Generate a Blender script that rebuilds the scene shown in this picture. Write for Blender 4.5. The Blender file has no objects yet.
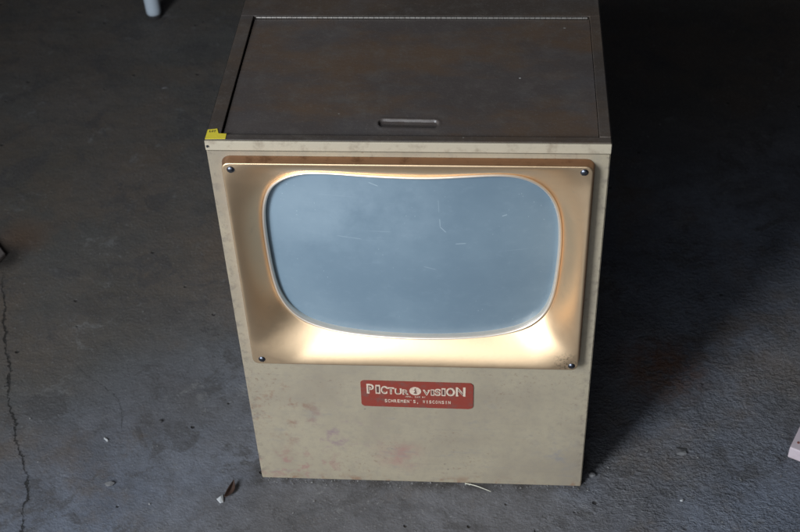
import bpy, bmesh, math, random
import numpy as np
from mathutils import Vector, Matrix, noise
random.seed(7)
S = bpy.context.scene
C = S.collection
R = math.radians

# ------------------------------------------------------------------ materials
class NT:
    def __init__(s, name):
        s.m = bpy.data.materials.new(name); s.m.use_nodes = True
        s.t = s.m.node_tree; s.n = s.t.nodes; s.l = s.t.links
        s.b = s.n['Principled BSDF']
        s.co = s.n.new('ShaderNodeTexCoord').outputs['Object']
    def new(s, k, **kw):
        n = s.n.new(k)
        for a, v in kw.items(): setattr(n, a, v)
        return n
    def put(s, sock, v):
        if isinstance(v, bpy.types.NodeSocket): s.l.new(v, sock)
        elif isinstance(v, (tuple, list)) and len(v) == 3 and sock.type == 'RGBA': sock.default_value = (*v, 1)
        else: sock.default_value = v
    def mapping(s, scale=(1,1,1), loc=(0,0,0), rot=(0,0,0), src=None):
        m = s.new('ShaderNodeMapping'); s.put(m.inputs['Vector'], src or s.co)
        m.inputs['Scale'].default_value = scale; m.inputs['Location'].default_value = loc
        m.inputs['Rotation'].default_value = rot
        return m.outputs[0]
    def noise(s, scale, detail=4, rough=.55, vec=None, dist=0, out='Fac'):
        n = s.new('ShaderNodeTexNoise'); s.put(n.inputs['Vector'], vec or s.co)
        n.inputs['Scale'].default_value = scale; n.inputs['Detail'].default_value = detail
        n.inputs['Roughness'].default_value = rough; n.inputs['Distortion'].default_value = dist
        return n.outputs[out]
    def voro(s, scale, vec=None, feature='F1', out='Distance', rnd=1):
        n = s.new('ShaderNodeTexVoronoi', feature=feature); s.put(n.inputs['Vector'], vec or s.co)
        n.inputs['Scale'].default_value = scale; n.inputs['Randomness'].default_value = rnd
        return n.outputs[out]
    def ramp(s, f, a, b, lo=0., hi=1.):
        n = s.new('ShaderNodeMapRange'); n.interpolation_type = 'SMOOTHSTEP'
        s.put(n.inputs[0], f)
        for i, v in enumerate((a, b, lo, hi)): n.inputs[i+1].default_value = v
        return n.outputs[0]
    def math(s, op, a, b=0., c=0.):
        n = s.new('ShaderNodeMath', operation=op); s.put(n.inputs[0], a); s.put(n.inputs[1], b); s.put(n.inputs[2], c)
        return n.outputs[0]
    def mix(s, f, a, b):
        n = s.new('ShaderNodeMix', data_type='RGBA'); s.put(n.inputs['Factor'], f)
        s.put(n.inputs[6], a); s.put(n.inputs[7], b); return n.outputs[2]
    def sep(s, v=None):
        n = s.new('ShaderNodeSeparateXYZ'); s.put(n.inputs[0], v or s.co); return n.outputs
    def bump(s, h, strength=.3, dist=.001, nrm=None):
        n = s.new('ShaderNodeBump'); s.put(n.inputs['Height'], h)
        n.inputs['Strength'].default_value = strength; n.inputs['Distance'].default_value = dist
        if nrm: s.put(n.inputs['Normal'], nrm)
        return n.outputs[0]
    def spot(s, p, r, soft=1.0, stretch=(1,1,1)):
        """soft round mask round point p (a stain with a place of its own)"""
        m = s.new('ShaderNodeVectorMath', operation='SUBTRACT'); s.put(m.inputs[0], s.co); m.inputs[1].default_value = p
        q = s.new('ShaderNodeVectorMath', operation='MULTIPLY'); s.put(q.inputs[0], m.outputs[0]); q.inputs[1].default_value = stretch
        l = s.new('ShaderNodeVectorMath', operation='LENGTH'); s.put(l.inputs[0], q.outputs[0])
        return s.ramp(l.outputs['Value'], r*(1-soft), r, 1., 0.)
    def fin(s, col=None, rough=None, nrm=None, metal=None, **kw):
        if col is not None: s.put(s.b.inputs['Base Color'], col)
        if rough is not None: s.put(s.b.inputs['Roughness'], rough)
        if nrm is not None: s.put(s.b.inputs['Normal'], nrm)
        if metal is not None: s.put(s.b.inputs['Metallic'], metal)
        for k, v in kw.items(): s.put(s.b.inputs[k.replace('_', ' ')], v)
        return s.m

def m_cream(name='worn_cream_paint', edge=False):
    n = NT(name)
    big = n.noise(7, 5, .6); fine = n.noise(90, 5, .65); v = n.noise(30, 5, .7)
    c = n.mix(n.ramp(big, .35, .68), (.350, .292, .205), (.275, .226, .165))
    c = n.mix(n.math('MULTIPLY', n.ramp(fine, .42, .72), .5), c, (.255, .215, .165))
    # greyish and pinkish grubby stains, low on the front
    st = n.math('MULTIPLY', n.spot((-.027, 0, .058), .05, .9), n.ramp(v, .36, .66))
    c = n.mix(n.math('MULTIPLY', st, .6), c, (.33, .15, .135))
    st = n.math('MULTIPLY', n.spot((-.115, 0, .10), .085, .9), n.ramp(v, .5, .68))
    c = n.mix(n.math('MULTIPLY', st, .8), c, (.24, .16, .17))
    st = n.math('MULTIPLY', n.spot((-.19, 0, .16), .08, .9, (1, 1, .6)), n.ramp(v, .52, .66))
    c = n.mix(n.math('MULTIPLY', st, .85), c, (.22, .12, .08))
    st = n.math('MULTIPLY', n.spot((-.18, 0, .03), .09, .9, (.8, 1, 1.6)), n.ramp(n.noise(45, 4, .7), .52, .64))
    c = n.mix(n.math('MULTIPLY', st, .8), c, (.30, .17, .14))
    st = n.math('MULTIPLY', n.spot((.195, 0, .07), .05, .9), n.ramp(v, .45, .62))
    c = n.mix(n.math('MULTIPLY', st, .5), c, (.2, .19, .2))
    xyz = n.sep()
    # rust and bare metal along the bottom edge
    low = n.math('MULTIPLY', n.ramp(xyz[2], .0, .02, 1., 0.), n.ramp(n.noise(26, 5, .75), .5, .64))
    c = n.mix(n.math('MULTIPLY', low, .8), c, (.23, .13, .08))
    rash = n.math('MULTIPLY', n.ramp(n.noise(170, 4, .75), .56, .64), n.ramp(n.noise(11, 5, .65, n.mapping(loc=(2, 0, 6))), .46, .62))
    c = n.mix(n.math('MULTIPLY', rash, .7), c, (.20, .13, .09))
    side = n.math('MULTIPLY', n.ramp(n.math('ABSOLUTE', xyz[0]), .214, .2295), n.ramp(n.noise(75, 5, .75), .5, .6))
    c = n.mix(n.math('MULTIPLY', side, .7), c, (.19, .155, .12))
    scuff = n.math('MULTIPLY', n.ramp(n.noise(18, 7, .72, n.mapping((1, 1, 2.2), loc=(8, 0, 1))), .57, .64), n.ramp(xyz[2], .22, .12))
    c = n.mix(n.math('MULTIPLY', scuff, .35), c, (.22, .20, .18))
    # small chips
    vd = n.voro(60, n.mapping((1, 1, 1.6)))
    chip = n.math('MULTIPLY', n.ramp(vd, .07, .11, 1., 0.), n.ramp(n.noise(9, 3, .6, n.mapping(loc=(4, 2, 1))), .54, .6))
    c = n.mix(n.math('MULTIPLY', chip, .8), c, (.14, .11, .09))
    # thin wandering scratches
    sc = n.noise(1, 2, .5, n.mapping((9, 9, 260), rot=(0, R(33), 0)))
    c = n.mix(n.math('MULTIPLY', n.ramp(sc, .66, .7), .25), c, (.22, .19, .15))
    b = n.bump(n.noise(160, 3, .5), .25, .0006)
    b = n.bump(n.noise(5, 2), .5, .006, b); b = n.bump(chip, .4, .0006, b)
    return n.fin(c, n.ramp(fine, .3, .7, .42, .6), b)

def m_brown(name, base=(.074, .060, .054), other=(.098, .064, .043)):
    n = NT(name)
    a = n.noise(4.5, 6, .62, n.mapping((1, 2.2, 1))); f = n.noise(40, 5, .7)
    c = n.mix(n.ramp(a, .42, .60), base, other)
    c = n.mix(n.math('MULTIPLY', n.ramp(n.noise(9, 6, .65, n.mapping(loc=(3, 1, 0))), .44, .74), .45), c, (.085, .084, .088))
    c = n.mix(n.math('MULTIPLY', n.ramp(f, .45, .75), .5), c, (.11, .095, .082))
    gr = n.noise(330, 4, .7)
    c = n.mix(n.math('MULTIPLY', n.ramp(gr, .55, .7), .35), c, (.14, .12, .11))
    dot = n.math('MULTIPLY', n.ramp(n.voro(34), .05, .075, 1., 0.), n.ramp(n.noise(13, 2, .5, n.mapping(loc=(7, 0, 2))), .57, .62))
    c = n.mix(n.math('MULTIPLY', dot, .6), c, (.3, .28, .25))
    c = n.mix(n.spot((.1287, .1329, .607), .0024, .5), c, (.75, .73, .7))
    seam = n.math('MULTIPLY', n.math('MULTIPLY', n.math('MULTIPLY', n.ramp(n.sep()[1], .0146, .0138), n.math('GREATER_THAN', n.sep()[1], .0127)), n.ramp(n.noise(40, 4, .7), .4, .55)), .6)
    c = n.mix(seam, c, (.22, .18, .15))
    sc = n.noise(1, 2, .5, n.mapping((330, 22, 3), rot=(0, 0, R(-38))))
    c = n.mix(n.math('MULTIPLY', n.ramp(sc, .71, .76), .2), c, (.15, .14, .13))
    r = n.ramp(n.noise(6, 5, .7, n.mapping((1, 1.6, 1), loc=(0, 5, 0))), .35, .7, .34, .58)
    b = n.bump(n.noise(190, 4, .6), .35, .0005); b = n.bump(n.noise(7, 3), .35, .003, b)
    return n.fin(c, r, b)

def m_gold():
    n = NT('gold_anodised_metal')
    f = n.noise(60, 5, .7)
    c = n.mix(n.ramp(n.noise(9, 4, .6), .35, .7), (.96, .69, .43), (.95, .675, .415))
    c = n.mix(n.math('MULTIPLY', n.ramp(f, .55, .8), .25), c, (.6, .45, .31))
    dirt = n.math('MULTIPLY', n.spot((.196, -.014, .268), .022, .9), n.ramp(n.noise(260, 4, .7), .5, .6))
    c = n.mix(n.math('MULTIPLY', dirt, .7), c, (.16, .11, .07))
    r = n.ramp(f, .35, .75, .45, .49)
    b = n.bump(n.noise(260, 2, .5), .12, .0004); return n.fin(c, r, b, 1.0)

def m_screen():
    n = NT('blue_grey_viewing_screen')
    xyz = n.sep()
    a = n.noise(6, 6, .62, n.mapping(loc=(1, 0, 3))); f = n.noise(1, 5, .75, n.mapping((70, 70, 110))); g = n.noise(420, 3, .6)
    c = n.mix(n.ramp(a, .36, .66), (.145, .200, .245), (.175, .235, .280))
    c = n.mix(n.math('MULTIPLY', n.ramp(f, .5, .8), .22), c, (.27, .34, .39))
    # pale haze of the light painted into the upper left
    light_haze = n.math('MULTIPLY', n.spot((-.08, .02, .50), .17, .95, (.8, 1, 1.3)), n.ramp(n.noise(9, 6, .7), .3, .65))
    c = n.mix(n.math('MULTIPLY', light_haze, .42), c, (.31, .38, .43))
    edge = n.math('MULTIPLY_ADD', n.math('MULTIPLY', xyz[0], xyz[0]), -1.0, xyz[2])
    dust_reflection = n.math('MULTIPLY', n.ramp(edge, .292, .268, 0., 1.), n.ramp(n.noise(14, 5, .6), .25, .55))  # dusty strip with the grey reflection painted along the lower edge
    c = n.mix(n.math('MULTIPLY', dust_reflection, .6), c, (.36, .37, .40))
    speck = n.math('MULTIPLY', n.ramp(n.voro(150), .06, .10, 1., 0.), n.ramp(n.noise(17, 2), .54, .62))
    c = n.mix(n.math('MULTIPLY', speck, .5), c, (.55, .62, .66))
    for ang_, sc_, th in ((-20, 330, .735), (64, 260, .75), (8, 420, .74)):
        sc = n.noise(1, 2, .5, n.mapping((11, 11, sc_), rot=(0, R(ang_), 0), loc=(3, 0, ang_)))
        c = n.mix(n.math('MULTIPLY', n.ramp(sc, th-.01, th+.03), .12), c, (.5, .57, .62))
    def seg(x0, z0, x1, z1, w, k):
        L_ = math.hypot(x1-x0, z1-z0); ca, sa = (x1-x0)/L_, (z1-z0)/L_; mx, mz = (x0+x1)/2, (z0+z1)/2
        dx = n.math('SUBTRACT', xyz[0], mx); dz = n.math('SUBTRACT', xyz[2], mz)
        u = n.math('ADD', n.math('MULTIPLY', dx, ca), n.math('MULTIPLY', dz, sa))
        v = n.math('SUBTRACT', n.math('MULTIPLY', dz, ca), n.math('MULTIPLY', dx, sa))
        m = n.math('MULTIPLY', n.ramp(n.math('ABSOLUTE', v), w*.3, w, 1., 0.), n.ramp(n.math('ABSOLUTE', u), L_*.4, L_*.55, 1., 0.))
        return n.math('MULTIPLY', m, k)
    for q in ((.0357, .4868, .0362, .474, .0008, .22), (.0362, .474, .0430, .4655, .0008, .28), (.0543, .4466, .0671, .4469, .0009, .26), (.035, .497, .0345, .516, .0008, .12), (-.047, .541, -.036, .536, .0009, .26), (.11, .487, .116, .489, .0009, .35), (.015, .41, .03, .405, .0008, .15), (-.09, .455, -.06, .452, .0008, .15)):
        c = n.mix(seg(*q), c, (.62, .70, .74))
    b = n.bump(g, .12, .0003)
    return n.fin(c, n.ramp(f, .3, .7, .28, .42), b, 0.0)

def m_plain(name, col, rough=.5, metal=0., var=.3, dirt=(.05, .04, .035), sc=60, bump=.2):
    n = NT(name)
    c = n.mix(n.math('MULTIPLY', n.ramp(n.noise(sc, 5, .7), .48, .72), var), col, dirt)
    return n.fin(c, rough, n.bump(n.noise(sc*3, 3), bump, .0005), metal)

CRACK2 = [(.02, -.44), (.08, -.458), (.115, -.462), (.155, -.485), (.19, -.53), (.25, -.60), (.33, -.65), (.42, -.70)]
def m_floor():
    n = NT('worn_grey_concrete')
    xyz = n.sep()
    big = n.noise(1.6, 4, .6, n.mapping(loc=(5.3, 2.1, 0))); mid = n.noise(7, 6, .65, dist=.3); fine = n.noise(48, 6, .72); vf = n.noise(230, 3, .7)
    c = n.mix(n.ramp(mid, .32, .68), (.092, .101, .126), (.148, .162, .198))
    c = n.mix(n.math('MULTIPLY', n.ramp(big, .42, .66), .5), c, (.115, .092, .068))
    # brown dirt, with the light's falloff to the back left painted in
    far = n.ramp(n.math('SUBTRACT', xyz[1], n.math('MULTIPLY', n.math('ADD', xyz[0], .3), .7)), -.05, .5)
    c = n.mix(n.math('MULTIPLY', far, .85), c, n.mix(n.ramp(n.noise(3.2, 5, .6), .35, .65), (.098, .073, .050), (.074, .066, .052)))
    c = n.mix(n.math('MULTIPLY', n.ramp(fine, .42, .72), .55), c, (.066, .062, .062))
    dark = n.math('MULTIPLY', n.ramp(n.noise(4, 6, .7, n.mapping(loc=(1, 9, 0)), dist=.6), .55, .7), .55)
    c = n.mix(dark, c, (.052, .049, .05))
    worn = n.math('MULTIPLY', n.ramp(n.noise(11, 8, .75, n.mapping(loc=(4, 4, 1)), dist=.8), .54, .6), .6)
    c = n.mix(worn, c, (.060, .055, .054))
    pale = n.math('MULTIPLY', n.ramp(n.noise(15, 8, .78, n.mapping(loc=(9, 2, 1)), dist=.4), .58, .66), .45)
    c = n.mix(pale, c, (.185, .18, .175))
    brn = n.math('MULTIPLY', n.ramp(n.noise(5.5, 7, .7, n.mapping(loc=(2, 7, 3))), .5, .66), .5)
    c = n.mix(brn, c, (.115, .085, .062))
    # scuffs that show as dark arcs
    c = n.mix(n.math('MULTIPLY', n.ramp(n.noise(2.4, 3, .5, n.mapping((1, 3.2, 1), rot=(0, 0, R(28)))), .6, .68), .3), c, (.05, .047, .047))
    c = n.mix(n.math('MULTIPLY', n.ramp(vf, .6, .72), .6), c, (.25, .245, .24))
    pit = n.math('MULTIPLY', n.ramp(n.voro(26), .05, .10, 1., 0.), n.ramp(n.noise(5, 3), .5, .56))
    c = n.mix(n.math('MULTIPLY', pit, .85), c, (.022, .019, .017))
    # rusty patch in the shelter of the cabinet
    c = n.mix(n.math('MULTIPLY', n.math('MULTIPLY', n.spot((.36, .235, 0), .10, .95), n.ramp(fine, .35, .6)), .8), c, (.16, .07, .035))
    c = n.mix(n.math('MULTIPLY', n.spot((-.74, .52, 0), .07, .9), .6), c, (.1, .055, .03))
    c = n.mix(n.math('MULTIPLY', n.math('MULTIPLY', n.spot((-.752, .468, 0), .05, .8), n.ramp(fine, .3, .5)), .85), c, (.015, .012, .01))  # black shadow round the wood scrap, painted into the floor colour
    foot = n.math('MULTIPLY', n.ramp(n.math('ABSOLUTE', xyz[0]), .25, .235), n.math('MULTIPLY', n.ramp(xyz[1], -.022, -.002), n.ramp(n.noise(38, 5, .7), .35, .6)))  # dirt line with the shadow gap below the front painted in
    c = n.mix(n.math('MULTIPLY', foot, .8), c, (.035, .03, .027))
    def crack_mask(pts, y0, y1, x0, x1, wid, top):
        cv = n.new('ShaderNodeFloatCurve')
        t = n.new('ShaderNodeMapRange'); n.put(t.inputs[0], xyz[1]); t.inputs[1].default_value = y0; t.inputs[2].default_value = y1
        cu = cv.mapping.curves[0]
        q = [((y-y0)/(y1-y0), (x-x0)/(x1-x0)) for y, x in pts]
        cu.points[0].location = q[0]; cu.points[1].location = q[-1]
        for a in q[1:-1]: cu.points.new(*a)
        for p in cu.points: p.handle_type = 'VECTOR'
        cv.mapping.update()
        n.put(cv.inputs['Value'], t.outputs[0])
        cx = n.math('MULTIPLY_ADD', cv.outputs[0], x1-x0, x0)
        cx = n.math('ADD', cx, n.math('MULTIPLY_ADD', n.noise(34, 6, .8), .03, -.015))
        d = n.math('ABSOLUTE', n.math('SUBTRACT', xyz[0], cx))
        w = n.math('MULTIPLY', n.ramp(n.noise(22, 4, .7), .3, .7), wid)
        m = n.ramp(n.math('SUBTRACT', d, w), -.0009, .0009, 1., 0.)
        return n.math('MULTIPLY', m, n.math('MULTIPLY', n.ramp(xyz[1], top-.1, top, 1., 0.), n.ramp(xyz[1], y0+.02, y0+.06)))
    crack = crack_mask([(-.30, -.565), (-.109, -.556), (-.071, -.564), (-.04, -.566), (-.017, -.573), (.02, -.592), (.057, -.614), (.09, -.622), (.137, -.650), (.2, -.664), (.26, -.69), (.36, -.722), (.45, -.75), (.6, -.80)], -.3, .6, -.9, -.5, .0022, .45)
    crack2 = crack_mask(CRACK2, .02, .42, -.72, -.42, .0009, .26)
    crack = n.math('MAXIMUM', crack, n.math('MULTIPLY', n.math('MULTIPLY', crack2, n.ramp(n.noise(19, 3, .7), .42, .55)), .18))
    c = n.mix(n.math('MULTIPLY', crack, .85), c, (.02, .017, .014))
    # height: rougher scaled surface towards the front right
    rough_zone = n.math('MULTIPLY', n.ramp(xyz[0], .05, .45), n.ramp(xyz[1], .75, .2))
    wv = n.mapping((1, 1.5, 1), rot=(0, 0, R(-32)))
    ridg = n.math('ADD', n.math('MULTIPLY', n.ramp(n.noise(105, 5, .62, wv), .38, .68), .55), n.math('MULTIPLY', n.ramp(n.noise(260, 3, .6, wv), .5, .7), .35))
    ridg = n.math('MULTIPLY', ridg, n.ramp(n.noise(13, 4, .6), .3, .62, .35, 1.25))
    h = n.math('MULTIPLY', fine, .35)
    h = n.math('ADD', h, n.math('MULTIPLY', vf, .3))
    h = n.math('ADD', h, n.math('MULTIPLY', mid, .8))
    h = n.math('ADD', h, n.math('MULTIPLY', ridg, n.math('MULTIPLY_ADD', rough_zone, .7, .08)))
    h = n.math('SUBTRACT', h, n.math('MULTIPLY', crack, 1.6))
    h = n.math('SUBTRACT', h, n.math('MULTIPLY', pit, 1.2))
    return n.fin(c, n.ramp(vf, .5, .68, .74, .40), n.bump(h, .9, .0042))

CREAM = m_cream(); LID = m_brown('dark_brown_lid_paint'); RING = m_brown('dark_brown_top_paint', (.062, .048, .039), (.08, .056, .04))
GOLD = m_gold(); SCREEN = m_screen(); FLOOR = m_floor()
RAIL = m_plain('bright_worn_cream_edge', (.43, .365, .27), .40, 0, .7, (.24, .185, .13), 45)
BARE = m_plain('bare_steel_edge', (.42, .38, .33), .38, 1, .5, (.1, .06, .04), 120)
SCREW = m_plain('blued_screw_steel', (.14, .15, .18), .36, 1, .5, (.03, .03, .03), 300)
DARK = m_plain('black_gap', (.012, .011, .01), .7)
RED = m_plain('faded_red_enamel', (.235, .040, .026), .42, 0, .85, (.15, .075, .06), 55, .6)
REDEDGE = m_plain('red_enamel_edge', (.25, .05, .04), .5, 0, .5, (.12, .08, .06), 150)
INK = m_plain('cream_lettering', (.60, .48, .37), .5, 0, .75, (.36, .14, .10), 300)
INKD = m_plain('dark_red_lettering', (.11, .045, .035), .55, 0, .3, (.1, .05, .04), 300)
YEL = m_plain('yellow_paper_sticker', (.70, .56, .045), .6, 0, .3, (.45, .33, .05), 130)
BLK = m_plain('black_print', (.02, .02, .02), .6)
WHITE = m_plain('white_painted_tube', (.50, .56, .62), .4, 0, .3, (.3, .3, .27), 30)
RUBBER = m_plain('dark_rubber', (.03, .028, .028), .8)
PINK = m_plain('pale_pink_paint', (.52, .43, .45), .6, 0, .5, (.3, .22, .22), 60)
RUST = m_plain('rust_spots', (.20, .07, .05), .7)
WOOD = m_plain('grey_weathered_wood', (.10, .082, .074), .8, 0, .5, (.04, .03, .025), 80)
LEAF = m_plain('dry_brown_leaf', (.045, .022, .014), .7, 0, .4, (.04, .02, .012), 200)
PALE = m_plain('pale_flake', (.42, .42, .42), .7, 0, .3, (.25, .22, .2), 300)
STRAW = m_plain('dry_straw', (.62, .58, .47), .5, 0, .2, (.4, .33, .2), 200)
STONE = m_plain('grey_stone_chip', (.13, .125, .125), .8, 0, .5, (.06, .055, .05), 300, .5)
DSTONE = m_plain('dark_stone_chip', (.045, .042, .042), .8, 0, .5, (.03, .025, .02), 300, .5)

# ------------------------------------------------------------------ helpers
def obj(name, bm, mat, parent=None, smooth=False, label=None, cat=None, group=None, kind=None):
    if isinstance(bm, bmesh.types.BMesh):
        me = bpy.data.meshes.new(name); bm.normal_update(); bm.to_mesh(me); bm.free()
    else: me = bm
    me.name = name
    for m in (mat if isinstance(mat, list) else [mat]): me.materials.append(m)
    if smooth:
        for p in me.polygons: p.use_smooth = True
        if smooth is not True: me.set_sharp_from_angle(angle=R(smooth))
    o = bpy.data.objects.new(name, me); C.objects.link(o)
    if parent: o.parent = parent
    tag(o, label, cat, group, kind); return o
def tag(o, label=None, cat=None, group=None, kind=None):
    for k, v in (('label', label), ('category', cat), ('group', group), ('kind', kind)):
        if v: o[k] = v
    return o
def empty(name, loc, label, cat, rz=0, group=None):
    o = bpy.data.objects.new(name, None); C.objects.link(o); o.location = loc; o.rotation_euler.z = rz
    o.empty_display_size = .05
    return tag(o, label, cat, group)
def box(bm, a, b, bev=0, seg=2):
    r = bmesh.ops.create_cube(bm, size=1)
    vs = r['verts']
    for v in vs: v.co = Vector([(a[i]+b[i])/2 + v.co[i]*(b[i]-a[i]) for i in range(3)])
    if bev:
        es = list({e for v in vs for e in v.link_edges})
        bmesh.ops.bevel(bm, geom=es, offset=bev, segments=seg, affect='EDGES', profile=.6)
def prism(bm, pts, z0, z1, M=None, bev=0):
    """pts in the xy plane, raised from z0 to z1, then M applied"""
    f0 = [bm.verts.new((x, y, z0)) for x, y in pts]; f1 = [bm.verts.new((x, y, z1)) for x, y in pts]
    bm.faces.new(f0[::-1]); top = bm.faces.new(f1)
    n = len(pts)
    for i in range(n): bm.faces.new((f0[i], f0[(i+1) % n], f1[(i+1) % n], f1[i]))
    if bev: bmesh.ops.bevel(bm, geom=list(top.edges), offset=bev, segments=2, affect='EDGES')
    bm.verts.ensure_lookup_table()
    if M is not None:
        for v in bm.verts: v.co = M @ v.co
FRONT = Matrix(((1, 0, 0, 0), (0, 0, -1, 0), (0, 1, 0, 0), (0, 0, 0, 1)))   # xy -> xz, up -> towards viewer (-y)
def rrect(x0, x1, y0, y1, r, k=6):
    out = []
    for cx, cy, a in ((x1-r, y1-r, 0), (x0+r, y1-r, 90), (x0+r, y0+r, 180), (x1-r, y0+r, 270)):
        for i in range(k+1):
            t = R(a + 90*i/k); out.append((cx+r*math.cos(t), cy+r*math.sin(t)))
    return out

W2, H, D = .23, .608, .52
RAILZ = .594
# ------------------------------------------------------------------ cabinet
cab = empty('film_viewer_cabinet', (0, 0, 0), 'cream metal floor cabinet with dark brown lidded top and a gold framed screen', 'projection viewer')
def part(bm, name, mat, parent, **k): return obj(name, bm, mat, parent, **k)

# body: folded sheet with an opening behind the screen frame
def ring_plate(xs, zs, fz):
    pass
bm = bmesh.new()
T = .0016
ox0, ox1, oz0, oz1 = -.206, .206, .262, .580       # cut-out behind the bezel
def front_grid():
    xs = [-W2, ox0, ox1, W2]; zs = [0, oz0, oz1, RAILZ-.0008]
    g = {}
    for yi, y in enumerate((0, T)):
        for i, x in enumerate(xs):
            for j, z in enumerate(zs): g[i, j, yi] = bm.verts.new((x, y, z))
    for i in range(3):
        for j in range(3):
            if (i, j) == (1, 1): continue
            bm.faces.new((g[i, j, 0], g[i+1, j, 0], g[i+1, j+1, 0], g[i, j+1, 0]))
            bm.faces.new((g[i, j, 1], g[i, j+1, 1], g[i+1, j+1, 1], g[i+1, j, 1]))
    for i in range(3):
        bm.faces.new((g[i, 0, 0], g[i, 0, 1], g[i+1, 0, 1], g[i+1, 0, 0])); bm.faces.new((g[i, 3, 0], g[i+1, 3, 0], g[i+1, 3, 1], g[i, 3, 1]))
        bm.faces.new((g[0, i, 0], g[0, i+1, 0], g[0, i+1, 1], g[0, i, 1])); bm.faces.new((g[3, i, 0], g[3, i, 1], g[3, i+1, 1], g[3, i+1, 0]))
    for a, b in (((1, 1), (2, 1)), ((2, 1), (2, 2)), ((2, 2), (1, 2)), ((1, 2), (1, 1))):
        bm.faces.new((g[a[0], a[1], 0], g[b[0], b[1], 0], g[b[0], b[1], 1], g[a[0], a[1], 1]))
front_grid()
bmesh.ops.recalc_face_normals(bm, faces=bm.faces)
es = [e for e in bm.edges if all(abs(v.co.y) < 1e-6 and abs(abs(v.co.x)-W2) < 1e-6 for v in e.verts)]
bmesh.ops.bevel(bm, geom=es, offset=.0012, segments=3, affect='EDGES')
part(bm, 'front_panel', CREAM, cab)
for sx in (-1, 1):
    bm = bmesh.new(); a, b = sorted((sx*W2*.9995, sx*(W2-T)))
    box(bm, (a, T+.0002, 0), (b, D, RAILZ-.0008)); part(bm, 'side_panel', CREAM, cab)
bm = bmesh.new(); box(bm, (-W2+T+.0002, D-T, 0), (W2-T-.0002, D-.0002, RAILZ-.0008)); part(bm, 'back_panel', CREAM, cab)

# top cover: bright folded rail in front, brown ring around the recessed lid
bm = bmesh.new(); box(bm, (-W2-.0004, -.0008, RAILZ+.0006), (W2+.0004, .0022, H-.0006), .0010, 3)
part(bm, 'front_rail', RAIL, cab)
bm = bmesh.new(); box(bm, (-W2+.001, .0024, RAILZ-.0002), (W2-.001, D-.002, H-.0075)); part(bm, 'top_tray', DARK, cab)
lx0, lx1, ly0, ly1 = -.2135, .2175, .0125, .2685
bm = bmesh.new()
box(bm, (-W2, .0025, H-.0072), (W2, ly0, H), .0007)
box(bm, (-W2, ly0+.0001, H-.0072), (lx0, ly1, H), .0007)
box(bm, (lx1, ly0+.0001, H-.0072), (W2, ly1, H), .0007)
box(bm, (-W2, ly1+.0001, H-.0072), (W2, D, H), .0007)
part(bm, 'top_rim', RING, cab)
for sx in (-1, 1):
    bm = bmesh.new(); a, b = sorted((sx*(W2+.0002), sx*(W2+.0010))); box(bm, (a, .0024, RAILZ+.001), (b, D-.001, H-.0012), .0003); part(bm, 'side_lip', BARE, cab)
# lid: pressed sheet with a finger hollow
g = .0022
ax0, ax1, ay0, ay1 = lx0+g*.9, lx1-g*.35, ly0+g*.25, ly1-.0042
xs = np.linspace(ax0, ax1, 210); ys = np.linspace(ay0, ay1, 150)
xs = np.sort(np.concatenate([xs, np.linspace(-.042, .043, 90)])); ys = np.sort(np.concatenate([ys, np.linspace(.024, .052, 50)]))
def lidz(x, y):
    z = H-.0026
    z += .0011*noise.noise(Vector((x*6, y*7, 3))) + .0003*noise.noise(Vector((x*25, y*25, 1)))
    # capsule shaped pressed hollow, deepest at the far wall
    u = max(0, abs(x-.0005) - .029); v = y - (.0405 - .03*(x))
    d = math.hypot(u, v if v > 0 else v*.62)
    if d < .0062: 
        k = min(1, (.0062-d)/.0016); z -= .0026*k*k*(3-2*k)*(1 if v > -.001 else max(0, 1+(v+.001)/.009))
    # softly raised lip round it
    z += .0003*math.exp(-((d-.0076)/.0018)**2)
    return z
bm = bmesh.new(); vs = [[bm.verts.new((x, y, lidz(x, y))) for y in ys] for x in xs]
for i in range(len(xs)-1):
    for j in range(len(ys)-1): bm.faces.new((vs[i][j], vs[i+1][j], vs[i+1][j+1], vs[i][j+1]))
bd = [e for e in bm.edges if e.is_boundary]
r = bmesh.ops.extrude_edge_only(bm, edges=bd)
for v in r['geom']:
    if isinstance(v, bmesh.types.BMVert): v.co.z = H-.0066
lid = part(bm, 'lid', LID, cab, smooth=40)
# piano hinge at the back of the lid
bm = bmesh.new(); n_k = 64
for i in range(n_k):
    x0 = ax0+.002 + (ax1-ax0-.004)*i/n_k; w = (ax1-ax0-.004)/n_k*.93
    M = Matrix.Translation((x0+w/2, ly1-.0022, H-.0014)) @ Matrix.Rotation(R(90), 4, 'Y')
    bmesh.ops.create_cone(bm, cap_ends=True, segments=12, radius1=.0017, radius2=.0017, depth=w, matrix=M)
part(bm, 'hinge', m_plain('dull_hinge_steel', (.22, .20, .18), .5, .8, .6, (.07, .05, .04), 150), cab, smooth=50)
# small screw in the side of the rail
bm = bmesh.new(); bmesh.ops.create_cone(bm, cap_ends=True, segments=14, radius1=.0016, radius2=.0012, depth=.0012, matrix=Matrix.Translation((-.2275, -.0018, .6008)) @ Matrix.Rotation(R(90), 4, 'X'))
part(bm, 'rail_rivet', SCREW, cab)

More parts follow.
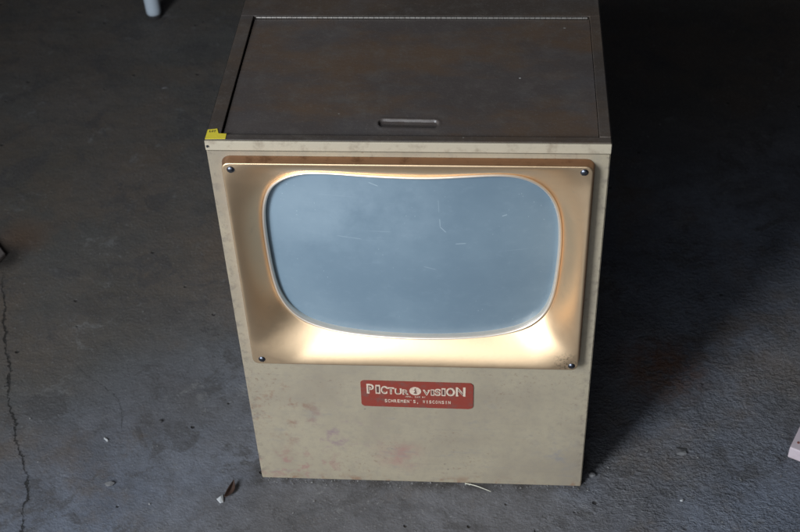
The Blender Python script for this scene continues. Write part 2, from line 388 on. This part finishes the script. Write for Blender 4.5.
# ------------------------------------------------------------------ bezel
inner = [(-0.175, 0.4866), (-0.1717, 0.5043), (-0.1655, 0.5206), (-0.1566, 0.5321), (-0.14, 0.5425), (-0.1172, 0.5479), (-0.0863, 0.5472), (-0.0555, 0.5444), (-0.0247, 0.5424), (0.0104, 0.5414), (0.0368, 0.5422), (0.0718, 0.5452), (0.1036, 0.5474), (0.1283, 0.5450), (0.1504, 0.5344), (0.1664, 0.5150), (0.1755, 0.4867), (0.1784, 0.4482), (0.177, 0.4021), (0.1730, 0.3600), (0.1625, 0.3286), (0.1417, 0.3069), (0.1103, 0.2937), (0.0716, 0.2864), (0.0228, 0.283), (-0.0262, 0.2837), (-0.0751, 0.2886), (-0.1138, 0.2979), (-0.1421, 0.3122), (-0.1598, 0.3327), (-0.1700, 0.359), (-0.1745, 0.3921), (-0.1762, 0.4322), (-0.1764, 0.4627)]
P = np.array(inner)
def bow(x): return .004+.58*x*x          # the opening and the screen bulge towards the viewer in the middle
kk = (.016-bow(P[:, 0]))/1.19
P = np.stack([P[:, 0]-kk*(P[:, 0]-.10), P[:, 1]+kk*(1.49-P[:, 1])], -1)
P[:, 1] = .417+(P[:, 1]-.417)*1.012
def catmull(P, k=24):
    out = []; n = len(P)
    for i in range(n):
        p0, p1, p2, p3 = P[i-1], P[i], P[(i+1) % n], P[(i+2) % n]
        for s in range(k):
            t = s/k; out.append(.5*((2*p1)+(-p0+p2)*t+(2*p0-5*p1+4*p2-p3)*t*t+(-p0+3*p1-3*p2+p3)*t**3))
    return np.array(out)
Q = catmull(P)
for _ in range(60): Q = (np.roll(Q, 1, 0)+2*Q+np.roll(Q, -1, 0))/4
cx, cz = 0.0, .417
N = 960
ang = np.linspace(-math.pi, math.pi, N, endpoint=False)
qa = np.arctan2(Q[:, 1]-cz, Q[:, 0]-cx); qr = np.hypot(Q[:, 0]-cx, Q[:, 1]-cz); o_ = np.argsort(qa)
ri = np.interp(ang, np.concatenate([qa[o_]-2*math.pi, qa[o_], qa[o_]+2*math.pi]), np.tile(qr[o_], 3))
def outer_poly(dx, r):
    return np.array(rrect(-.2120-dx, .2108+dx*1.3, .2548-dx*.3, .5862+dx*.4, r, 16))
def polar(poly):
    out = []
    n = len(poly)
    for a in ang:
        d = (math.cos(a), math.sin(a)); best = 0
        for i in range(n):
            p = poly[i]-(cx, cz); q = poly[(i+1) % n]-(cx, cz); e = q-p
            den = d[0]*e[1]-d[1]*e[0]
            if abs(den) < 1e-12: continue
            t = (p[0]*e[1]-p[1]*e[0])/den; u = (p[0]*d[1]-p[1]*d[0])/den
            if t > 0 and -1e-6 <= u <= 1+1e-6: best = max(best, t)
        out.append(best)
    return np.array(out)
ro = polar(outer_poly(0, .0085)); rb = polar(outer_poly(.0022, .011))
YF = -.014
YI = bow(ri*np.cos(ang))
def pr(r, y): return [(cx+r[i]*math.cos(ang[i]), y if np.isscalar(y) else y[i], cz+r[i]*math.sin(ang[i])) for i in range(N)]
rows = []
for k in range(5):           # outer wall, base to front
    t = k/4; rows.append(pr(rb+(ro-rb)*(t**.7), -.0003+(YF+.0014)*t))
rows.append(pr(ro-.0003, YF+.0004)); rows.append(pr(ro-.0009, YF))
a0 = ro-.0022
L = a0-ri-.0047              # face width to the inner bead
Lc = np.minimum(L, .060)
for _ in range(30): Lc = (np.roll(Lc, 1)+Lc*2+np.roll(Lc, -1))/4
for k in range(29):          # face and cove
    t = k/28; dist = L*(1-t)                 # distance to the bead
    u = np.clip(dist/Lc, 0, 1)
    y = YF + (YI-YF)*(1-u)**1.45
    rows.append(pr(ri+.0047+dist, y))
for (dr, dy) in ((.0046, -.0004), (.0042, -.0016), (.0034, -.0029), (.0024, -.0035), (.0014, -.0031), (.0006, -.0019), (.0001, -.0003), (0, .0014), (.0002, .0032), (.0004, .0060)):
    rows.append(pr(ri+dr, YI+dy))
bm = bmesh.new(); V = [[bm.verts.new(c) for c in r] for r in rows]
for a, b in zip(V[:-1], V[1:]):
    for i in range(N): bm.faces.new((a[i], a[(i+1) % N], b[(i+1) % N], b[i]))
bmesh.ops.recalc_face_normals(bm, faces=bm.faces)
f = max(bm.faces, key=lambda f: -f.calc_center_median().y)
if f.normal.y > 0: bmesh.ops.reverse_faces(bm, faces=bm.faces)
LIP = m_plain('pale_metal_lip', (.93, .82, .70), .40, .75, .15, (.7, .55, .42), 90)  # inner lip, paler than the rest of the frame
bm.faces.ensure_lookup_table()
for k in range(len(rows)-1):
    if k < 4:
        for i in range(N): bm.faces[k*N+i].material_index = 2
    if k >= len(rows)-9:
        for i in range(N): bm.faces[k*N+i].material_index = 1
bez = part(bm, 'screen_frame', [GOLD, LIP, m_plain('brown_frame_edge', (.46, .27, .165), .42, 1, .6, (.16, .07, .035), 45)], cab, smooth=True)  # outer wall browner than the frame face
# screen: slightly bowed sheet behind the opening
bm = bmesh.new(); nx, nz = 40, 30
vv = [[bm.verts.new((-.196+.392*i/nx, bow(-.196+.392*i/nx)+.0056, .262+.306*j/nz)) for j in range(nz+1)] for i in range(nx+1)]
for i in range(nx):
    for j in range(nz): bm.faces.new((vv[i][j], vv[i+1][j], vv[i+1][j+1], vv[i][j+1]))
part(bm, 'screen', SCREEN, cab, smooth=True)
# screws of the frame
def screw_bm(slot):
    bm = bmesh.new()
    prof = [(.0001, -.0021), (.0014, -.0020), (.0026, -.0014), (.0033, -.0005), (.0035, .0002)]
    rings = [[bm.verts.new((r*math.cos(R(15*i)), y, r*math.sin(R(15*i)))) for i in range(24)] for r, y in prof]
    for a, b in zip(rings[:-1], rings[1:]):
        for i in range(24): bm.faces.new((a[i], a[(i+1) % 24], b[(i+1) % 24], b[i]))
    bm.faces.new(rings[0]); bmesh.ops.recalc_face_normals(bm, faces=bm.faces)
    return bm
for x, z, a in ((-.2016, .5774, 20), (.2011, .5785, -35), (-.1995, .2636, 50), (.2027, .2628, 10)):
    s = obj('screw', screw_bm(a), SCREW, bez, smooth=True); s.location = (x, YF, z); s.scale = (1.35, 1.2, 1.35)
    bm = bmesh.new(); box(bm, (-.0035, -.0028, -.0005), (.0035, -.0014, .0005))
    for v in bm.verts: v.co = Matrix.Rotation(R(a), 4, 'Y') @ v.co
    # the slot shows as a dark line across the head
    for v in bm.verts: v.co += Vector((x, YF, z))
    obj('screw_slot', bm, DARK, bez)

# ------------------------------------------------------------------ name plate
PT = Matrix.Translation((.0005, 0, .1863)) @ Matrix.Rotation(R(.55), 4, 'Y')
bm = bmesh.new()
pts = [(x+.0004*noise.noise(Vector((x*300, y*300, 0))), y+.0004*noise.noise(Vector((x*300, y*300, 5)))) for x, y in rrect(-.0755, .0758, -.0255, .0255, .006, 8)]
prism(bm, pts, .0001, .0012, PT @ FRONT, .0004)
plate = part(bm, 'name_plate', RED, cab)
def glyph(ch, offset=0.):
    cu = bpy.data.curves.new('g', 'FONT'); cu.body = ch; cu.size = 1; cu.offset = offset; cu.extrude = .02; cu.resolution_u = 3
    o = bpy.data.objects.new('g', cu); C.objects.link(o)
    bpy.context.view_layer.update()
    me = bpy.data.meshes.new_from_object(o.evaluated_get(bpy.context.evaluated_depsgraph_get()))
    bpy.data.objects.remove(o); return me
def add_glyph(bm, ch, x0, x1, y0, y1, h0, h1, offset=0., M=PT @ FRONT):
    me = glyph(ch, offset); co = [v.co.copy() for v in me.vertices]
    ax, bx = min(c.x for c in co), max(c.x for c in co); ay, by = min(c.y for c in co), max(c.y for c in co)
    vs = [bm.verts.new(M @ Vector((x0+(c.x-ax)/(bx-ax)*(x1-x0), y0+(c.y-ay)/(by-ay)*(y1-y0), h0 if c.z < 0 else h1))) for c in co]
    for p in me.polygons:
        try: bm.faces.new([vs[i] for i in p.vertices])
        except ValueError: pass
    bpy.data.meshes.remove(me)
PX, PV = .001334, .00185
def X(u): return (u-417)*PX
def Z(v): return -(v-394.5)*PV
big = [('P', 366.6, 374, 384, 394.2), ('I', 375.5, 380.2, 384.8, 394.2), ('C', 380.8, 387.4, 385.8, 394.2), ('T', 387.6, 394.4, 387, 394.3), ('U', 394.8, 402, 387.9, 394.4), ('R', 402.6, 409, 388.8, 394.4),
       ('V', 423.2, 430.6, 388.6, 394.6), ('I', 431.2, 434.6, 387.9, 394.6), ('S', 435, 441.4, 387.2, 394.6), ('I', 442, 446, 386.4, 394.6), ('O', 446.6, 455.6, 385.8, 394.6), ('N', 456.4, 466, 385, 394.6)]
bm = bmesh.new(); bd_ = bmesh.new()
for ch, a, b, t, u in big:
    add_glyph(bm, ch, X(a), X(b), Z(u), Z(t), .0011, .0015, .045)
    w = b-a; hgt = u-t
    add_glyph(bd_, ch, X(a+w*.2), X(b-w*.27), Z(u-hgt*.15), Z(t+hgt*.15), .0012, .0018, -.02)
def line(bm, txt, u0, u1, v0, v1):
    n = len(txt); w = (u1-u0)/n
    for i, ch in enumerate(txt):
        if ch == ' ': continue
        lo = v1; hi = v0; a, b = u0+i*w+w*.1, u0+(i+.84)*w
        if ch in ",.": a, b, hi, lo = a+w*.2, a+w*.5, v1-.5, v1+(.9 if ch == ',' else 0)
        if ch == "'": a, b, lo = a+w*.2, a+w*.4, v0+1
        if ch == 'I': a, b = a+w*.25, b-w*.25
        add_glyph(bm, ch, X(a), X(b), Z(lo), Z(hi), .0011, .0014, .02)
line(bm, "SCHREMEN'S, WISCONSIN", 384, 451.5, 399.9, 403.2)
line(bm, "MFD. CAM BY", 405.5, 426, 395.9, 397.3)
part(bm, 'lettering', INK, plate); part(bd_, 'lettering_shadow', INKD, plate)
bm = bmesh.new(); prism(bm, [(X(415.6)+5.9*PX*math.cos(R(a)), Z(390.3)+4.3*PV*math.sin(R(a))) for a in range(0, 360, 8)], .0011, .0016, PT @ FRONT)
part(bm, 'emblem', INK, plate)
bm = bmesh.new()
for dx, dv, w, h_ in ((0, -2.4, .9, .55), (-.2, -1.0, 1.5, .4), (.3, 0, .7, .7), (-.1, 1.2, 1.5, .4), (.1, 2.3, 1.9, .35)):
    c0 = Vector((X(415.6+dx), Z(390.3+dv)))
    tb = bmesh.new(); prism(tb, [(c0.x+w*PX*math.cos(R(a)), c0.y+h_*PV*math.sin(R(a))) for a in range(0, 360, 20)], .0013, .0019, PT @ FRONT)
    me = bpy.data.meshes.new('t'); tb.to_mesh(me); tb.free(); bm.from_mesh(me); bpy.data.meshes.remove(me)
part(bm, 'emblem_figure', INKD, plate)

# yellow sticker at the front left corner of the top
bm = bmesh.new()
prism(bm, [(-.2300, .0022), (-.2065, .0030), (-.2068, .0128), (-.2160, .0130), (-.2190, .0222), (-.2298, .0202)], H+.0002, H+.0006)
stk = part(bm, 'sticker', YEL, cab, label='torn yellow paper sticker at the front left corner of the top')
bm = bmesh.new()
for i, ch in enumerate('LOT'): add_glyph(bm, ch, -.2272+i*.0026, -.2251+i*.0026, .0150, .0188, H+.0005, H+.0008, .03, Matrix.Identity(4))
part(bm, 'print', BLK, stk)

# ------------------------------------------------------------------ floor
def axis(lo, hi, step, far):
    a = list(np.arange(lo, hi+step/2, step)); s = step
    up, dn = [hi], [lo]
    while up[-1] < far: s *= 1.35; up.append(up[-1]+s)
    s = step
    while dn[-1] > -far: s *= 1.35; dn.append(dn[-1]-s)
    return np.array(dn[:0:-1]+a+up[1:])
gx, gy = axis(-1.05, .85, .006, 7), axis(-.25, 1.4, .006, 7)
me = bpy.data.meshes.new('floor')
GX, GY = np.meshgrid(gx, gy, indexing='ij')
rng = np.random.default_rng(3)
def vnoise(x, y, s, seed):
    r = np.random.default_rng(seed).random((256, 256)); x = x*s+500; y = y*s+500
    xi, yi = np.floor(x).astype(int), np.floor(y).astype(int); fx, fy = x-xi, y-yi
    fx = fx*fx*(3-2*fx); fy = fy*fy*(3-2*fy); g_ = lambda i, j: r[i % 256, j % 256]
    return (g_(xi, yi)*(1-fx)+g_(xi+1, yi)*fx)*(1-fy)+(g_(xi, yi+1)*(1-fx)+g_(xi+1, yi+1)*fx)*fy-.5
Zf = .0022*vnoise(GX, GY, 7, 1)+.0012*vnoise(GX, GY, 19, 2)+.0006*vnoise(GX, GY, 55, 3)
fade = np.clip(1-(np.maximum(np.abs(GX)-W2, 0)+np.maximum(np.maximum(-GY, GY-D), 0))/.04, 0, 1)
Zf = Zf*(1-fade)-.0002*fade
co = np.stack([GX, GY, Zf], -1).reshape(-1, 3)
nx_, ny_ = len(gx), len(gy); idx = np.arange(nx_*ny_).reshape(nx_, ny_)
quads = np.stack([idx[:-1, :-1], idx[1:, :-1], idx[1:, 1:], idx[:-1, 1:]], -1).reshape(-1)
nf = len(quads)//4
me.vertices.add(len(co)); me.vertices.foreach_set('co', co.ravel())
me.loops.add(len(quads)); me.loops.foreach_set('vertex_index', quads.astype(np.int32))
me.polygons.add(nf); me.polygons.foreach_set('loop_start', np.arange(0, nf*4, 4, dtype=np.int32)); me.polygons.foreach_set('loop_total', np.full(nf, 4, np.int32))
me.update(); me.validate()
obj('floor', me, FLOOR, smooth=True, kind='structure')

# ------------------------------------------------------------------ things on the floor
def chunk(bm, loc, sz, seed, squash=.5, pts=10):
    rr = random.Random(seed)
    vs = []
    for _ in range(pts):
        v = Vector((rr.gauss(0, 1), rr.gauss(0, 1), rr.gauss(0, 1))).normalized()
        vs.append(bm.verts.new((loc[0]+v.x*sz[0], loc[1]+v.y*sz[1], loc[2]+v.z*sz[2])))
    bmesh.ops.convex_hull(bm, input=vs)
def stone(x, y, sx, sy, sz, mat, seed, label, name='stone_chip', cat='stone chip', rz=0, group=None):
    bm = bmesh.new(); chunk(bm, (0, 0, sz*.75), (sx, sy, sz), seed, pts=14)
    group = group or {'pale_flake': 'pale flakes on the floor', 'stone_chip': 'stone chips on the floor', 'dark_crumb': 'dark crumbs on the floor'}.get(name)
    loose = [v for v in bm.verts if not v.link_faces]
    bmesh.ops.delete(bm, geom=loose, context='VERTS')
    o = obj(name, bm, mat, None, False, label, cat, group); o.location = (x, y, 0); o.rotation_euler.z = rz
    return o
stone(-.4504, -.022, .008, .0045, .0035, STONE, 11, 'dark grey stone chip lying between the long crack and the cabinet', rz=.2)
stone(-.476, .062, .006, .0022, .002, PALE, 12, 'small pale flake on the floor left of the cabinet, beyond the grey chip', 'pale_flake', 'flake', rz=-.8)
stone(.2465, .0185, .0055, .004, .0035, STONE, 13, 'rounded grey pebble beside the front right corner of the cabinet', 'pebble', 'pebble')
stone(.3791, .064, .0095, .0045, .0022, STONE, 14, 'flat stone chip with a dark hollow on the floor right of the cabinet', rz=.15)
stone(.378, .0725, .009, .0032, .0012, DSTONE, 19, 'thin black crumb behind the flat stone chip right of the cabinet', 'dark_crumb', 'crumb', rz=-.1)
stone(-.5714, .9865, .008, .0026, .0012, STONE, 15, 'slender grey chip on the dark floor far left of the brown top', 'stone_chip', 'stone chip', rz=.35)
stone(-.40, .10, .004, .003, .0025, DSTONE, 16, 'tiny dark crumb on the floor just left of the cabinet side', 'dark_crumb', 'crumb')
stone(.37, -.022, .003, .0024, .002, PALE, 17, 'tiny pale crumb near the bottom edge right of the cabinet', 'pale_flake', 'flake')
# curled dry leaf
bm = bmesh.new(); n1, n2 = 14, 8; g_ = []
for i in range(n1+1):
    t = i/n1; w = .0068*math.sin(math.pi*min(1, t*1.0+.02))**.8*(1-.35*t)+.0004
    row = []
    for j in range(n2+1):
        s = j/n2*2-1
        row.append(bm.verts.new((s*w+.004*math.sin(t*3), (t-.5)*.042, .0035+.008*abs(s)**1.5*math.sin(math.pi*t)+.006*(t-.4)**2*4+.0008*noise.noise(Vector((s*3, t*8, 0))))))
    g_.append(row)
for i in range(n1):
    for j in range(n2): bm.faces.new((g_[i][j], g_[i+1][j], g_[i+1][j+1], g_[i][j+1]))
lf = obj('dry_leaf', bm, LEAF, None, True, 'curled dark brown dry leaf on the floor left of the cabinet foot', 'leaf')
lf.scale = (.8, .72, .8); lf.location = (-.2755, -.027, .0003); lf.rotation_euler = (0, R(18), R(-14))
md = lf.modifiers.new('s', 'SOLIDIFY'); md.thickness = .0004
stone(-.2835, -.043, .0062, .0085, .0032, PALE, 18, 'pale flake lying against the dry brown leaf', 'pale_flake', 'flake', rz=.3)
# straw
cu = bmesh.new()
A, B = Vector((.0646, -.0025, .0016)), Vector((.1021, -.0185, .0055)); ring0 = None
for i in range(9):
    t = i/8; p = A.lerp(B, t)+Vector((0, .0012*math.sin(t*3.1), .0006*math.sin(t*5))); r_ = .00072*(1-.4*t)
    ring = [cu.verts.new(p+Vector((0, r_*math.cos(R(a)), r_*math.sin(R(a))))) for a in range(0, 360, 60)]
    if ring0:
        for k in range(6): cu.faces.new((ring0[k], ring0[(k+1) % 6], ring[(k+1) % 6], ring[k]))
    else: cu.faces.new(ring)
    ring0 = ring
cu.faces.new(ring0[::-1]); bmesh.ops.recalc_face_normals(cu, faces=cu.faces)
obj('straw', cu, STRAW, None, True, 'thin pale straw poking out from under the cabinet front edge', 'straw')
# pale pink board at the right edge
bm = bmesh.new(); box(bm, (0, -.14, .0), (.30, 0, .022), .0022, 3)
pb = empty('painted_board', (.5291, .0668, .001), 'pale pink painted board with rust spots at the right edge of the photo', 'board', rz=R(62.7))
obj('board', bm, PINK, pb)
pb.location = (.5285, .062, .001)
bm = bmesh.new()
for x, y, r_ in ((.014, -.008, .0019),):
    tb = bmesh.new(); prism(tb, [(x+r_*(1+.35*noise.noise(Vector((a, x*99, 0))))*math.cos(R(a)), y+r_*(1+.4*noise.noise(Vector((a, 3, x*99))))*math.sin(R(a))) for a in range(0, 360, 24)], .0215, .0225)
    me = bpy.data.meshes.new('t'); tb.to_mesh(me); tb.free(); bm.from_mesh(me); bpy.data.meshes.remove(me)
obj('rust_spot', bm, RUST, pb)
# wood block at the left edge
bm = bmesh.new(); prism(bm, [(-.1045, .128), (-.206, .02), (-.17, -.09), (-.046, -.135), (0, 0)], 0, .007, None, .001)
wb = obj('wood_offcut', bm, WOOD, None, False, 'grey weathered wood scrap whose blunt corner shows at the left edge', 'wood scrap')
wb.location = (-.7505, .4690, .001)
# white leg far left
leg = empty('white_post', (-.650, 1.262, 0), 'white round post on a black rubber foot behind the cabinet at top left', 'post')
def lathe(prof, seg=28):
    bm = bmesh.new(); rs = [[bm.verts.new((r*math.cos(2*math.pi*i/seg), r*math.sin(2*math.pi*i/seg), z)) for i in range(seg)] for r, z in prof]
    for a, b in zip(rs[:-1], rs[1:]):
        for i in range(seg): bm.faces.new((a[i], a[(i+1) % seg], b[(i+1) % seg], b[i]))
    bm.faces.new(rs[0][::-1]); bm.faces.new(rs[-1]); return bm
obj('foot', lathe([(.0165, 0), (.0175, .002), (.0168, .008)]), RUBBER, leg, 40)
obj('tube', lathe([(.0150, .0082), (.0160, .010), (.0165, .02), (.0175, .08), (.019, .75), (.017, .755)]), WHITE, leg, 40)

# loose grit: countless crumbs, one object
bm = bmesh.new(); rg = random.Random(5)
for i in range(900):
    x = rg.uniform(-.9, .8); y = rg.uniform(-.12, 1.1)**1 if rg.random() < .4 else rg.uniform(-.12, .35)
    if rg.random() < .45: x = rg.uniform(.25, .75)
    if -W2-.012 < x < W2+.012 and -.006 < y < D: continue
    s = .0006+.0016*rg.random()**4
    vs = [bm.verts.new((x+rg.uniform(-s, s), y+rg.uniform(-s, s), .0004+rg.uniform(0, s*1.1))) for _ in range(5)]
    try: bmesh.ops.convex_hull(bm, input=vs)
    except Exception: pass
for i in range(260):
    x = rg.uniform(-W2-.01, W2+.02); y = -.003-.010*rg.random()**2
    s = .0005+.0014*rg.random()**3
    vs = [bm.verts.new((x+rg.uniform(-s, s), y+rg.uniform(-s, s), .0002+rg.uniform(0, s*1.1))) for _ in range(5)]
    try: bmesh.ops.convex_hull(bm, input=vs)
    except Exception: pass
bmesh.ops.delete(bm, geom=[v for v in bm.verts if not v.link_faces], context='VERTS')
GR = m_plain('pale_grit', (.22, .21, .20), .8, 0, .8, (.07, .06, .055), 40)
obj('floor_grit', bm, GR, None, False, 'fine loose grit scattered over the worn concrete', 'grit', None, 'stuff')

# ------------------------------------------------------------------ light
w = bpy.data.worlds.new('World'); S.world = w; w.use_nodes = True
w.node_tree.nodes['Background'].inputs[0].default_value = (.75, .80, 1, 1)
w.node_tree.nodes['Background'].inputs[1].default_value = .021
def area(name, loc, target, sx, sy, power, col):
    l = bpy.data.lights.new(name, 'AREA'); l.shape = 'RECTANGLE'; l.size = sx; l.size_y = sy; l.energy = power; l.color = col
    o = bpy.data.objects.new(name, l); C.objects.link(o); o.location = loc
    o.rotation_euler = (Vector(target)-Vector(loc)).to_track_quat('-Z', 'Y').to_euler(); return o
l = area('doorway_daylight', (-1.45, -1.84, 1.6), (.04, -.08, .2), .72, 1.35, 22.5, (.84, .92, 1.0))
l.data.spread = R(80)
l = area('frame_fill_light', (-.62, -2.95, 1.5), (.0, 0, .4), 2.2, 1.7, 11, (.84, .92, 1.0)); l.data.spread = R(110)  # second wide lamp, added to brighten the lower slope of the gold frame

# ------------------------------------------------------------------ camera
cam = bpy.data.cameras.new('camera'); co_ = bpy.data.objects.new('camera', cam); C.objects.link(co_); S.camera = co_
cam.sensor_width = 36; cam.lens = 36*1300.866/800; cam.clip_end = 100; cam.clip_start = .05
co_.location = (0.1017687, -1.1756458, 1.4897144)
co_.rotation_euler = (0.83395937, 0.03702168, 0.06421719)
cam.dof.use_dof = True; cam.dof.focus_distance = 1.6; cam.dof.aperture_fstop = 9
S.view_settings.view_transform = 'Standard'; S.view_settings.look = 'None'
S.view_settings.exposure = 0; S.view_settings.gamma = 1
